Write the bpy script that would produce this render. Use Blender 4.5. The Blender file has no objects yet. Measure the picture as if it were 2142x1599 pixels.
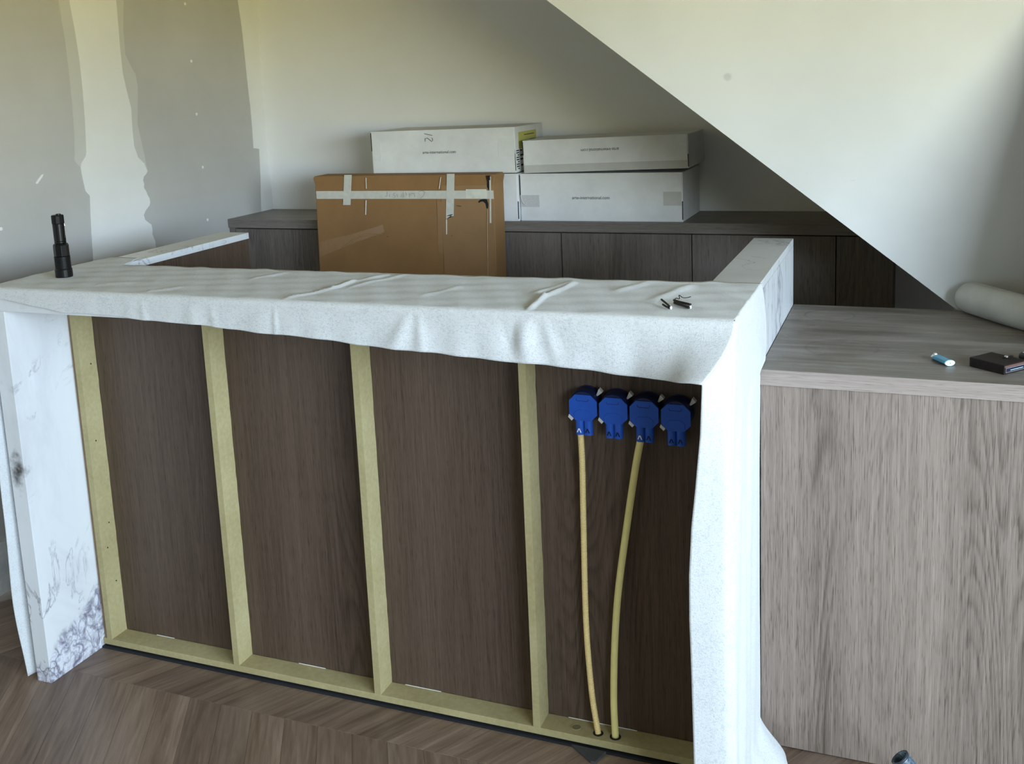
import bpy, bmesh, math, random
from mathutils import Vector, Matrix
random.seed(7)
scene = bpy.context.scene
COL = scene.collection

# ------------------------------------------------------------------ camera
yaw, pitch, roll, fpx = 0.3960, 0.1705, -0.0461, 2160.34
fw = Vector((-math.sin(yaw)*math.cos(pitch), math.cos(yaw)*math.cos(pitch), -math.sin(pitch)))
rt = Vector((math.cos(yaw), math.sin(yaw), 0)); up = rt.cross(fw)
r2 = math.cos(roll)*rt + math.sin(roll)*up; u2 = -math.sin(roll)*rt + math.cos(roll)*up
cd = bpy.data.cameras.new('camera'); cam = bpy.data.objects.new('camera', cd); COL.objects.link(cam)
M = Matrix((r2, u2, -fw)).transposed().to_4x4(); M.translation = (2.1593, -2.1057, 1.5593)
cam.matrix_world = M
cd.sensor_fit = 'HORIZONTAL'; cd.sensor_width = 36; cd.lens = fpx/2142*36
cd.shift_x = 40.17/2142; cd.shift_y = -252.6/2142; cd.clip_start = .05
scene.camera = cam
vs = scene.view_settings
vs.view_transform = 'Standard'; vs.look = 'None'; vs.gamma = 1; vs.use_curve_mapping = False
vs.exposure = -0.12

# ------------------------------------------------------------------ world: overcast sky above, sunlit garden ground below
SKY = 34.5
w = bpy.data.worlds.new('world'); scene.world = w; w.use_nodes = True
nt = w.node_tree; nt.nodes.clear()
tc = nt.nodes.new('ShaderNodeTexCoord'); sp = nt.nodes.new('ShaderNodeSeparateXYZ')
mr = nt.nodes.new('ShaderNodeValToRGB'); bg = nt.nodes.new('ShaderNodeBackground'); wo = nt.nodes.new('ShaderNodeOutputWorld')
ma = nt.nodes.new('ShaderNodeMath'); ma.operation = 'MULTIPLY_ADD'; ma.inputs[1].default_value = .5; ma.inputs[2].default_value = .5
nt.links.new(tc.outputs['Generated'], sp.inputs[0]); nt.links.new(sp.outputs['Z'], ma.inputs[0]); nt.links.new(ma.outputs[0], mr.inputs[0])
mr.color_ramp.elements[0].position = .49; mr.color_ramp.elements[0].color = (.54, .465, .12, 1)
mr.color_ramp.elements[1].position = .52; mr.color_ramp.elements[1].color = (.73, .90, 1.05, 1)
nt.links.new(mr.outputs[0], bg.inputs[0]); bg.inputs[1].default_value = SKY
nt.links.new(bg.outputs[0], wo.inputs[0])

# room limits and the window openings in the right wall
XL, XR, YB, YF, ZC = -.5707, 4.6, 1.849, -5.4, 2.7
WIN_R = (-4.9, -.8, .95, 2.2)      # y0,y1,z0,z1 in the right wall
def portal(name, loc, rot, sx, sy):
    l = bpy.data.lights.new(name, 'AREA'); l.shape = 'RECTANGLE'; l.size = sx; l.size_y = sy
    l.cycles.is_portal = True
    o = bpy.data.objects.new(name, l); o.location = loc; o.rotation_euler = rot; COL.objects.link(o)
portal('daylight_portal', (XR+.06, (WIN_R[0]+WIN_R[1])/2, (WIN_R[2]+WIN_R[3])/2), (0, math.pi/2, 0), WIN_R[3]-WIN_R[2], WIN_R[1]-WIN_R[0])

# ------------------------------------------------------------------ helpers
def empty(name, loc, label=None, cat=None, group=None):
    o = bpy.data.objects.new(name, None); o.location = loc; o.empty_display_size = .05; COL.objects.link(o)
    if label: o['label'] = label
    if cat: o['category'] = cat
    if group: o['group'] = group
    return o
def wloc(o):
    v = Vector((0, 0, 0))
    while o: v += Vector(o.location); o = o.parent if o.parent is None else None
    return v
def link(name, me, mat, parent=None, smooth=False, bevel=0, solid=0, subsurf=0):
    o = bpy.data.objects.new(name, me); COL.objects.link(o)
    if mat: me.materials.append(mat)
    if parent:
        o.parent = parent; o.matrix_parent_inverse = Matrix.Translation(-base_of(parent))
    if smooth:
        for p in me.polygons: p.use_smooth = True
    if solid:
        m = o.modifiers.new('solid', 'SOLIDIFY'); m.thickness = solid; m.offset = 0
    if subsurf:
        m = o.modifiers.new('sub', 'SUBSURF'); m.levels = subsurf; m.render_levels = subsurf
    if bevel:
        m = o.modifiers.new('bevel', 'BEVEL'); m.width = bevel; m.segments = 2; m.limit_method = 'ANGLE'; m.angle_limit = math.radians(40)
    return o
def base_of(o): return Vector(o.location) if o.type == 'EMPTY' else Vector((0, 0, 0))
def tag(o, label=None, cat=None, group=None, kind=None):
    if label: o['label'] = label
    if cat: o['category'] = cat
    if group: o['group'] = group
    if kind: o['kind'] = kind
    return o
class MB:
    def __init__(s): s.v = []; s.f = []
    def add(s, v, f):
        n = len(s.v); s.v += [tuple(q) for q in v]; s.f += [tuple(i+n for i in q) for q in f]; return s
    def box(s, x0, x1, y0, y1, z0, z1):
        return s.add([(x0,y0,z0),(x1,y0,z0),(x1,y1,z0),(x0,y1,z0),(x0,y0,z1),(x1,y0,z1),(x1,y1,z1),(x0,y1,z1)],
              [(0,3,2,1),(4,5,6,7),(0,1,5,4),(1,2,6,5),(2,3,7,6),(3,0,4,7)])
    def hexa(s, b, t):   # bottom 4 (ccw from above), top 4
        return s.add(list(b)+list(t), [(0,3,2,1),(4,5,6,7),(0,1,5,4),(1,2,6,5),(2,3,7,6),(3,0,4,7)])
    def prism(s, pts, axis, a, b):
        # polygon pts (2D) extruded along axis from a to b
        def mk(p, t): return {'x': (t, p[0], p[1]), 'y': (p[0], t, p[1]), 'z': (p[0], p[1], t)}[axis]
        n = len(pts)
        s.add([mk(p, a) for p in pts]+[mk(p, b) for p in pts],
              [tuple(range(n))[::-1], tuple(range(n, 2*n))]+[(i, (i+1) % n, n+(i+1) % n, n+i) for i in range(n)])
        return s
    def tube(s, path, rad, n=16, cap=True, squash=None):
        path = [Vector(p) for p in path]; rs = rad if isinstance(rad, (list, tuple)) else [rad]*len(path)
        rings = []; prev = None
        for i, p in enumerate(path):
            t = (path[min(i+1, len(path)-1)]-path[max(i-1, 0)]).normalized()
            if prev is None:
                a = Vector((0, 0, 1)) if abs(t.z) < .9 else Vector((1, 0, 0)); nn = (a-t*a.dot(t)).normalized()
            else: nn = (prev-t*prev.dot(t)).normalized()
            prev = nn; bb = t.cross(nn)
            rings.append([p+(nn*math.cos(2*math.pi*k/n)*(squash or 1)+bb*math.sin(2*math.pi*k/n))*rs[i] for k in range(n)])
        v = [q for r in rings for q in r]; f = []
        for i in range(len(path)-1):
            for k in range(n): f.append((i*n+k, i*n+(k+1) % n, (i+1)*n+(k+1) % n, (i+1)*n+k))
        if cap: f.append(tuple(range(n))[::-1]); f.append(tuple((len(path)-1)*n+k for k in range(n)))
        return s.add(v, f)
    def lathe(s, prof, c, n=32, axis='z'):
        # prof: list of (r, h)
        v = []; f = []
        for r, h in prof:
            for k in range(n):
                a = 2*math.pi*k/n; x, y = r*math.cos(a), r*math.sin(a)
                v.append({'z': (c[0]+x, c[1]+y, c[2]+h), 'y': (c[0]+x, c[1]+h, c[2]+y), 'x': (c[0]+h, c[1]+x, c[2]+y)}[axis])
        for i in range(len(prof)-1):
            for k in range(n): f.append((i*n+k, i*n+(k+1) % n, (i+1)*n+(k+1) % n, (i+1)*n+k))
        f.append(tuple(range(n))[::-1]); f.append(tuple((len(prof)-1)*n+k for k in range(n)))
        return s.add(v, f)
    def grid(s, fn, nu, nv):
        v = [fn(i/(nu-1), j/(nv-1)) for i in range(nu) for j in range(nv)]
        f = [(i*nv+j, (i+1)*nv+j, (i+1)*nv+j+1, i*nv+j+1) for i in range(nu-1) for j in range(nv-1)]
        return s.add(v, f)
    def xf(s, mat):
        s.v = [tuple(mat @ Vector(q)) for q in s.v]; return s
    def mesh(s, name='mesh'):
        me = bpy.data.meshes.new(name); me.from_pydata(s.v, [], s.f); me.update()
        bm = bmesh.new(); bm.from_mesh(me); bmesh.ops.recalc_face_normals(bm, faces=bm.faces); bm.to_mesh(me); bm.free()
        return me
    def build(s, name, mat, parent=None, **k): return link(name, s.mesh(name), mat, parent, **k)
def lerp_tab(tab, x):
    if x <= tab[0][0]: return tab[0][1]
    for (a, va), (b, vb) in zip(tab, tab[1:]):
        if x <= b: t = (x-a)/(b-a); return va+(vb-va)*t
    return tab[-1][1]
def smooth(a, b, x):
    t = min(1, max(0, (x-a)/(b-a))); return t*t*(3-2*t)

# ------------------------------------------------------------------ materials
class NT:
    def __init__(s, name):
        s.m = bpy.data.materials.new(name); s.m.use_nodes = True; s.t = s.m.node_tree; s.t.nodes.clear()
        s.out = s.n('ShaderNodeOutputMaterial'); s.b = s.n('ShaderNodeBsdfPrincipled'); s.l(s.b.outputs[0], s.out.inputs[0])
        s.co = s.n('ShaderNodeTexCoord').outputs['Object']
    def n(s, k): return s.t.nodes.new(k)
    def l(s, a, b): s.t.links.new(a, b)
    def put(s, inp, val):
        if hasattr(val, 'links') or hasattr(val, 'is_linked') and not isinstance(val, (tuple, list, float, int)): s.l(val, inp)
        else: inp.default_value = val
    def map(s, scale=(1, 1, 1), loc=(0, 0, 0), rot=(0, 0, 0)):
        m = s.n('ShaderNodeMapping'); m.inputs['Scale'].default_value = scale; m.inputs['Location'].default_value = loc; m.inputs['Rotation'].default_value = rot
        s.l(s.co, m.inputs[0]); return m.outputs[0]
    def noise(s, vec, scale, detail=3, rough=.55, dist=0):
        n = s.n('ShaderNodeTexNoise'); s.l(vec, n.inputs['Vector']); n.inputs['Scale'].default_value = scale
        n.inputs['Detail'].default_value = detail; n.inputs['Roughness'].default_value = rough; n.inputs['Distortion'].default_value = dist
        return n.outputs[0]
    def wave(s, vec, scale, dist, detail=2, dscale=1, direction='X'):
        n = s.n('ShaderNodeTexWave'); n.bands_direction = direction; s.l(vec, n.inputs['Vector']); n.inputs['Scale'].default_value = scale
        n.inputs['Distortion'].default_value = dist; n.inputs['Detail'].default_value = detail; n.inputs['Detail Scale'].default_value = dscale
        return n.outputs[1]
    def math(s, op, a, b=0., c=0., clamp=False):
        n = s.n('ShaderNodeMath'); n.operation = op; n.use_clamp = clamp
        for i, q in enumerate((a, b, c)): s.put(n.inputs[i], q)
        return n.outputs[0]
    def ramp(s, fac, stops):
        n = s.n('ShaderNodeValToRGB'); s.l(fac, n.inputs[0]); e = n.color_ramp.elements
        while len(e) < len(stops): e.new(.5)
        for q, (p, c) in zip(e, stops):
            q.position = p; q.color = (c, c, c, 1) if isinstance(c, (int, float)) else (*c, 1)
        return n.outputs[0]
    def mix(s, fac, a, b, mode='MIX'):
        n = s.n('ShaderNodeMix'); n.data_type = 'RGBA'; n.blend_type = mode
        s.put(n.inputs[0], fac)
        for i, q in ((6, a), (7, b)):
            if isinstance(q, tuple): n.inputs[i].default_value = (*q, 1)
            else: s.l(q, n.inputs[i])
        return n.outputs[2]
    def sep(s): n = s.n('ShaderNodeSeparateXYZ'); s.l(s.co, n.inputs[0]); return n.outputs
    def bump(s, h, strength, dist):
        n = s.n('ShaderNodeBump'); n.inputs['Strength'].default_value = strength; n.inputs['Distance'].default_value = dist
        s.l(h, n.inputs['Height']); s.l(n.outputs[0], s.b.inputs['Normal'])
    def fin(s, col=None, rough=.5, spec=.5, **k):
        if col is not None:
            if isinstance(col, tuple): s.b.inputs['Base Color'].default_value = (*col, 1)
            else: s.l(col, s.b.inputs['Base Color'])
        s.put(s.b.inputs['Roughness'], rough); s.b.inputs['Specular IOR Level'].default_value = spec
        for q, v in k.items(): s.b.inputs[q].default_value = v
        return s.m
def plain(name, col, rough=.5, spec=.4, var=.12, scale=30, **k):
    t = NT(name); n = t.noise(t.co, scale, 3)
    lo = tuple(c*(1-var) for c in col); hi = tuple(min(1, c*(1+var)) for c in col)
    return t.fin(t.ramp(n, [(.3, lo), (.7, hi)]), rough, spec, **k)

def veneer(name, axis, dark, light, rough=.5, spec=.3, seed=0., cath=.3, band=None):
    t = NT(name)
    def sc(a, along):
        return {'z': (a, a, along), 'x': (along, a, a), 'y': (a, along, a)}[axis]
    loc = (seed, seed*1.7, seed*.6)
    fine = t.noise(t.map(sc(560, 9), loc), 1, 3, .75)
    mid = t.noise(t.map(sc(120, 1.1), loc), 1, 4, .65)
    broad = t.noise(t.map(sc(8, .22), loc), 1, 2, .5)
    # cathedral figure: growth rings cut at a shallow angle, only in some bands
    ring = t.noise(t.map(sc(5, .45), loc), 1, 1.5, .45, .15)
    rg = t.math('FRACT', t.math('MULTIPLY', ring, 44.))
    rg = t.ramp(rg, [(.0, 0.), (.25, 1.), (.6, .25), (1., 0.)])
    rm = t.ramp(t.noise(t.map(sc(4.3, .16), (seed+2, seed, seed)), 1, 1, .5), [(.50, 0.), (.60, 1.)])
    if band is not None:       # one strong flame figure
        dx = t.math('ABSOLUTE', t.math('SUBTRACT', t.math('MULTIPLY_ADD', ring, .05, t.sep()['X']), band))
        rm = t.math('MAXIMUM', rm, t.ramp(dx, [(.018, 1.), (.034, 0.)]))
    v = t.math('MULTIPLY', fine, .52); v = t.math('MULTIPLY_ADD', mid, .28, v); v = t.math('MULTIPLY_ADD', broad, .30, v)
    v = t.math('MULTIPLY_ADD', t.math('MULTIPLY', rg, rm), -cath*.42, v)
    pore = t.ramp(t.noise(t.map(sc(520, 24), loc), 1, 1, .5), [(.30, 1.), (.42, 0.)])
    v = t.math('MULTIPLY_ADD', pore, -.13, v)
    col = t.ramp(v, [(.33, dark), (.53, tuple((a+b)/2 for a, b in zip(dark, light))), (.72, light)])
    t.bump(v, .22, .002)
    return t.fin(col, rough, spec)

VEN = veneer('shaded_brown_oak', 'z', (.041, .0262, .0175), (.136, .094, .068))  # counter oak, darkened further to carry the shade of the recessed front
VEN_R = veneer('lit_oak_veneer', 'z', (.105, .080, .064), (.36, .288, .242), band=2.00)  # oak lightened to carry the stronger light on the cabinet front
VEN_B = veneer('oak_veneer_cabinet', 'z', (.085, .072, .064), (.235, .205, .185), seed=3.3)
VEN_X = veneer('oak_veneer_top', 'x', (.115, .100, .090), (.27, .24, .215), rough=.42, spec=.45, seed=5.1, cath=.12)
VEN_E = veneer('oak_edge_band', 'x', (.225, .18, .155), (.41, .345, .305), rough=.5, seed=8.1, cath=.1)

def marble(name, dirty=False, st=(1, 1, 1), wide=1., off=0.):
    t = NT(name)
    n1 = t.noise(t.map(st, (off, off, off)), 3.2, 6, .6, 1.6)
    vein = t.ramp(t.math('ABSOLUTE', t.math('SUBTRACT', n1, .5)), [(.0, 1.), (.005*wide, .55), (.018*wide, 0.)])
    n2 = t.noise(t.map((1.3*st[0], 1.3*st[1], .8*st[2]), (4, 2, 1)), 2.0, 5, .6, .9)
    vm = t.ramp(n2, [(.46-.08*(wide-1), .0), (.58-.08*(wide-1), 1.)])
    thin = t.math('MULTIPLY', vein, vm)
    cloud = t.ramp(t.noise(t.map((1, 1, .6), (7, 7, 3)), 2.6, 5, .62, .8), [(.48, 0.), (.76, .6)])
    base = t.mix(cloud, (.70, .72, .745), (.46, .445, .46))
    col = t.mix(t.math('MULTIPLY', thin, .9), base, (.23, .23, .27))
    if dirty:
        s = t.sep()
        # grey brecciated zone low on the slab and a brown inclusion on its front edge
        zz = t.math('ADD', s['Z'], t.math('MULTIPLY', t.noise(t.co, 7, 3), -.20))
        zz = t.math('MULTIPLY_ADD', s['Y'], -.75, zz)
        low = t.ramp(zz, [(.10, 1.), (.125, 0.)])
        br = t.noise(t.map((1, 1, 1), (1, 5, 2)), 26, 5, .65, 1.4)
        vo = t.n('ShaderNodeTexVoronoi'); vo.feature = 'DISTANCE_TO_EDGE'; vo.inputs['Scale'].default_value = 30
        ds = t.n('ShaderNodeVectorMath'); ds.operation = 'MULTIPLY_ADD'; nz = t.n('ShaderNodeTexNoise'); nz.inputs['Scale'].default_value = 18; nz.inputs['Detail'].default_value = 3; t.l(t.map((1, 1, .6)), nz.inputs['Vector'])
        t.l(nz.outputs['Color'], ds.inputs[0]); ds.inputs[1].default_value = (.09, .09, .09); t.l(t.map((1, 1, .6), (0, 0, 0), (.5, 0, 0)), ds.inputs[2]); t.l(ds.outputs[0], vo.inputs['Vector'])
        brc = t.ramp(br, [(.34, (.20, .18, .24)), (.46, (.46, .47, .56)), (.58, (.72, .74, .80)), (.7, (.58, .58, .66))])
        crack = t.math('MULTIPLY', t.ramp(vo.outputs['Distance'], [(.0, 1.), (.05, .4), (.12, 0.)]), t.ramp(n2, [(.40, .15), (.60, .9)]))
        brc = t.mix(crack, brc, (.13, .12, .16))
        col = t.mix(low, col, brc)
        d = t.n('ShaderNodeVectorMath'); d.operation = 'DISTANCE'; t.l(t.map((1, .5, .45)), d.inputs[0]); d.inputs[1].default_value = (-.022, -.099, .605*.45)
        dd = t.math('MULTIPLY_ADD', t.noise(t.co, 30, 4), .05, d.outputs['Value'])
        col = t.mix(t.ramp(dd, [(.032, 1.), (.05, 0.)]), col, (.05, .042, .04))
    return t.fin(col, .28, .5)
MARB = marble('marble'); MARB_L = marble('marble_leg', True)
MARB_R = marble('marble_vertical_veins', False, (1, 1.7, .6), 1.5, 3.7)

def felt_mat():
    t = NT('white_felt')
    f1 = t.noise(t.map((1, 1, 1)), 520, 3, .75); f2 = t.noise(t.map((150, 480, 260), (3, 1, 2)), 1, 3, .7, .4); f3 = t.noise(t.co, 26, 4, .65)
    h = t.math('MULTIPLY_ADD', f2, .8, f1); h = t.math('MULTIPLY_ADD', f3, .3, h)
    col = t.ramp(h, [(.66, (.45, .47, .495)), (1.05, (.55, .57, .59)), (1.38, (.64, .655, .67))])
    t.bump(h, .6, .0018)
    return t.fin(col, .95, .1, **{'Sheen Weight': .3})
FELT = felt_mat()
def mdf_mat():
    t = NT('mdf'); n = t.noise(t.co, 90, 4, .6); n2 = t.noise(t.co, 5, 3)
    c = t.ramp(t.math('MULTIPLY_ADD', n, .4, t.math('MULTIPLY', n2, .6)), [(.35, (.34, .285, .14)), (.65, (.45, .39, .215))])
    t.bump(n, .1, .001); return t.fin(c, .85, .15)
MDF = mdf_mat()
def plaster_mat(name, lo, hi, spots=False):
    t = NT(name); n = t.noise(t.co, 2.2, 4, .6); f = t.noise(t.co, 160, 2)
    c = t.ramp(n, [(.35, lo), (.65, hi)])
    if spots:
        v = t.n('ShaderNodeTexVoronoi'); v.inputs['Scale'].default_value = 4.2; t.l(t.map((1, 0, 1)), v.inputs['Vector'])
        m = t.ramp(t.math('MULTIPLY_ADD', t.noise(t.co, 40, 2), .03, v.outputs['Distance']), [(.050, 1.), (.075, 0.)])
        k = t.math('MULTIPLY', m, t.ramp(t.noise(t.co, 3.0, 2), [(.45, 0.), (.6, .55)]))
        c = t.mix(k, c, tuple(q*.72 for q in lo))
        st = t.ramp(t.noise(t.map((6, 1, 14), (0, 0, 0), (0, .6, 0)), 1.3, 5, .7, 1), [(.68, 0.), (.75, .25)])
        c = t.mix(st, c, tuple(q*.7 for q in lo))
    t.bump(f, .08, .001); return t.fin(c, .8, .2)
WALL_W = plaster_mat('white_plaster', (.83, .83, .82), (.87, .87, .86))
WALL_S = plaster_mat('stair_plaster', (.64, .65, .645), (.70, .71, .705), True)
BOARD = plaster_mat('grey_plasterboard', (.47, .46, .445), (.52, .51, .495))
BLOCK = plaster_mat('bare_blockwork', (.20, .195, .19), (.25, .245, .24))
FILL = plaster_mat('joint_filler', (.76, .76, .745), (.82, .82, .81))
FILL_T = plaster_mat('joint_filler_thin', (.56, .555, .53), (.61, .60, .58))
BASEB = plain('baseboard_paint', (.6, .62, .63), .5)
BLACKP = plain('black_plinth', (.018, .02, .025), .45)
DARK = plain('dark_void', (.01, .01, .011), .8)

def plank_mat():
    t = NT('oak_plank')
    oi = t.n('ShaderNodeObjectInfo')
    m = t.n('ShaderNodeMapping'); t.l(t.co, m.inputs[0]); m.inputs['Scale'].default_value = (6, 90, 90)
    add = t.n('ShaderNodeVectorMath'); add.operation = 'ADD'; t.l(m.outputs[0], add.inputs[0])
    cb = t.n('ShaderNodeCombineXYZ'); 
    for i in range(3): t.l(t.math('MULTIPLY', oi.outputs['Random'], 37.+i*11), cb.inputs[i])
    t.l(cb.outputs[0], add.inputs[1])
    g = t.noise(add.outputs[0], 1, 4, .6, .5)
    m2 = t.noise(add.outputs[0], .16, 3, .5, .4)
    v = t.math('MULTIPLY_ADD', g, .5, t.math('MULTIPLY', m2, .5))
    c1 = t.ramp(v, [(.36, (.115, .074, .050)), (.5, (.185, .126, .090)), (.66, (.275, .197, .146))])
    br = t.math('MULTIPLY_ADD', oi.outputs['Random'], .45, .78)
    n = t.n('ShaderNodeVectorMath'); n.operation = 'SCALE'; t.l(c1, n.inputs[0]); t.l(br, n.inputs['Scale'])
    t.bump(g, .12, .001)
    return t.fin(n.outputs[0], .38, .45)
PLANK = plank_mat()
FLOORB = plain('floor_base', (.17, .12, .09), .5, .3, .2, 8)

# ------------------------------------------------------------------ room shell
fl = MB().box(XL-.1, XR+.1, YF-.1, YB+.1, -.06, -.012).build('floor', FLOORB); tag(fl, kind='structure')
# chevron planks, mitred at the seams, columns along X
PW, CH = .0975, .45; SL = CH/math.tan(math.radians(60)); SEAM = -.13
for col, ysign in ((0, 1), (1, -1), (2, 1)):
    y0 = SEAM-CH*col; gap = .00025
    # local plank mesh in a frame with x along the grain
    ang = math.radians(60 if ysign > 0 else -60)
    yb, yt = (y0, y0+CH)
    key = bpy.data.meshes.new('plank')
    # parallelogram: bottom edge at yb, top at yt; sheared
    sh = SL if ysign > 0 else -SL
    pts = [Vector((gap, gap, 0)), Vector((PW-gap, gap, 0)), Vector((PW-gap+sh, CH-gap, 0)), Vector((gap+sh, CH-gap, 0))]
    R = Matrix.Rotation(-ang, 3, 'Z'); loc = [R @ p for p in pts]
    b = MB(); inn = .0005
    cen = sum(loc, Vector())/4
    top = [p+(cen-p).normalized()*inn*1.4 for p in loc]
    b.hexa([(p.x, p.y, -.012) for p in loc], [(p.x, p.y, -.0012) for p in loc])
    b.v = []; b.f = []
    b.add([(p.x, p.y, -.012) for p in loc]+[(p.x, p.y, -.0010) for p in loc]+[(p.x, p.y, 0) for p in top],
          [(0,3,2,1),(8,9,10,11)]+[(i,(i+1)%4,4+(i+1)%4,4+i) for i in range(4)]+[(4+i,4+(i+1)%4,8+(i+1)%4,8+i) for i in range(4)])
    me = b.mesh('plank'); me.materials.append(PLANK)
    x = -.66; i = 0
    xmax = 3.0 if col < 2 else 2.9
    while x < xmax:
        o = bpy.data.objects.new('plank', me); COL.objects.link(o); o.parent = fl
        o.location = (x-(sh if ysign < 0 else 0)*0 + (0 if ysign > 0 else SL), yb, 0); o.rotation_euler = (0, 0, ang)
        if x+min(0, sh)+ (0 if ysign>0 else SL) > XL+.0 and x+PW+SL < XR: pass
        x += PW; i += 1

wb = MB().box(XL-.1, XR+.1, YB, YB+.1, 0, ZC).build('wall_back', WALL_W); tag(wb, kind='structure')
wl = MB().box(XL-.1, XL, YF, YB, 0, ZC).build('wall_left', BOARD); tag(wl, kind='structure')
ce = MB().box(XL-.1, XR+.1, YF-.1, YB+.1, ZC, ZC+.1).build('ceiling', BOARD); tag(ce, kind='structure')
def holed(axis, at, th, a0, a1, z0, z1, h):
    b = MB()
    parts = [(a0, h[0], z0, z1), (h[1], a1, z0, z1), (h[0], h[1], z0, h[2]), (h[0], h[1], h[3], z1)]
    for p in parts:
        if axis == 'x': b.box(at, at+th, p[0], p[1], p[2], p[3])
        else: b.box(p[0], p[1], at-th, at, p[2], p[3])
    return b
tag(holed('x', XR, .12, YF, YB, 0, ZC, WIN_R).build('wall_right', BLOCK), kind='structure')
tag(MB().box(XL-.1, XR+.12, YF-.12, YF, 0, ZC).build('wall_rear', BLOCK), kind='structure')
def winframe(name, axis, at, h):
    b = MB(); t = .05
    for a0, a1, z0, z1 in ((h[0], h[1], h[2], h[2]+t), (h[0], h[1], h[3]-t, h[3]), (h[0], h[0]+t, h[2]+t, h[3]-t), (h[1]-t, h[1], h[2]+t, h[3]-t), ((h[0]+h[1])/2-t/2, (h[0]+h[1])/2+t/2, h[2]+t, h[3]-t)):
        if axis == 'x': b.box(at+.02, at+.06, a0, a1, z0, z1)
        else: b.box(a0, a1, at-.06, at-.02, z0, z1)
    tag(b.build(name, BASEB), kind='structure')
winframe('window_1', 'x', XR, WIN_R)
tag(MB().box(XL, XL+.014, YF, 1.51, 0, .17).build('baseboard_left', BASEB), kind='structure')
# filled plasterboard joints on the left wall (a little proud)
def patch(pts, name, mat, th, par=wl):
    return MB().prism(pts, 'x', XL, XL+th).build(name, mat, par)
seam = [(.692,1.9067),(.7008,1.779),(.703,1.65),(.7008,1.535),(.6946,1.436),(.683,1.362),(.690,1.348),(.706,1.335),(.708,1.30),(.7159,1.249),(.7338,1.23),(.7275,1.17),(.7227,1.111),(.719,1.06),(.7164,1.0),(.7164,.4),
        (1.047,.4),(1.047,1.0168),(1.035,1.0466),(1.038,1.065),(1.035,1.0838),(1.012,1.10),(1.0036,1.107),(.9985,1.126),(1.012,1.142),(1.0354,1.158),(1.041,1.17),(1.0395,1.185),(1.030,1.20),(1.025,1.214),(1.015,1.228),(1.018,1.243),(1.014,1.256),(1.020,1.27),(1.036,1.28),(1.044,1.289),(1.0387,1.34),(1.0259,1.414),(1.0158,1.4685),(1.024,1.52),(1.034,1.575),(1.038,1.61),(1.0334,1.655),(1.022,1.668),(1.018,1.676),(.99,1.725),(.993,1.82),(1.0103,1.924),(1.02,2.7),(.70,2.7)]
patch(seam, 'filler_strip', FILL_T, .0012)
core = [(.745,2.7),(.742,1.90),(.752,1.80),(.758,1.70),(.757,1.60),(.752,1.50),(.745,1.42),(.742,1.385),(.735,1.37),(.712,1.348),(.706,1.335),(.708,1.30),(.7159,1.249),(.7338,1.23),(.7275,1.17),(.7227,1.111),(.719,1.06),(.7164,1.0),(.7164,.4),
        (1.047,.4),(1.047,1.0168),(1.035,1.0466),(1.038,1.065),(1.035,1.0838),(1.012,1.10),(1.0036,1.107),(.9985,1.126),(1.012,1.142),(1.0354,1.158),(1.041,1.17),(1.0395,1.185),(1.030,1.20),(1.025,1.214),(1.015,1.228),(1.018,1.243),(1.014,1.256),(1.020,1.27),(1.036,1.28),(1.044,1.289),(1.030,1.32),(1.000,1.345),(.985,1.39),(.985,1.45),(.99,1.53),(.975,1.60),(.965,1.66),(.965,1.75),(.97,1.90),(.975,2.7)]
patch(core, 'filler_core', FILL, .0022)
corner = [(1.7149,2.7),(1.7149,1.9624),(1.7264,1.852),(1.731,1.75),(1.7332,1.6585),(1.736,1.58),(1.7405,1.5135),(1.741,1.42),(1.7384,1.325),(1.760,1.322),(1.7808,1.318),(1.774,1.20),(1.7625,1.088),(1.7591,1.03),(1.755,.4),(1.849,.4),(1.849,2.7)]
patch(corner, 'corner_filler', FILL, .0018)
for y, z in ((1.3613,1.9283),(1.3666,1.7029),(1.3685,1.4904),(1.3766,1.2734),(1.3759,1.0551),(.3364,1.1699)):
    MB().lathe([(.0062, 0), (.0062, .0015), (.003, .0025)], (XL, y, z), 10, 'x').build('screw_head', FILL, wl)
MB().prism([(.498,1.300),(.505,1.297),(.530,1.318),(.536,1.327),(.528,1.326),(.510,1.312)], 'x', XL, XL+.002).build('filler_blob', FILL, wl)

# stair block: vertical side wall with raking underside
sz = lambda x: 1.7913-.7872*(x-1.1431)
xs0 = 1.1431+(1.7913-ZC)/.7872; xs1 = 1.1431+1.7913/.7872
st = MB().prism([(xs0, ZC), (xs1, 0), (XR, 0), (XR, ZC)], 'y', .822, YB).build('wall_stairs', WALL_S); tag(st, kind='structure')

# unseen raking blocker past the worktop, added to shade the stair wall
tag(MB().prism([(.821, .914), (.40, .914), (.40, 1.05), (.821, 1.80)], 'x', 2.475, 2.59).build('shade_blocker', BLOCK), kind='structure')
# unseen paving outside the window, added to mute the yellow ground light
tag(MB().box(XR+.13, 9.2, -11, 6, -.16, -.08).build('added_ground_slab', plain('concrete_paving', (.36, .355, .34), .9, .2)), kind='structure')

# ------------------------------------------------------------------ reception counter
Y0, YP, YR = 0.0, .0617, .160       # batten fronts, veneer face, rear of the front wall
YFR = -.198; XO, XI = -.050, 0.0; RI, RO = 1.791, 1.841
HT = 1.0995; HU = 1.041
ct = empty('reception_counter', (.9, .0, 0), 'three-sided marble and brown oak reception counter with exposed battens in its unfinished front', 'counter')
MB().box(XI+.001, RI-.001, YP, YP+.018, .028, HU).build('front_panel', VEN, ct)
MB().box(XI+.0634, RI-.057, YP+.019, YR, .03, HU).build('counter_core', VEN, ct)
hs = .0277
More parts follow.
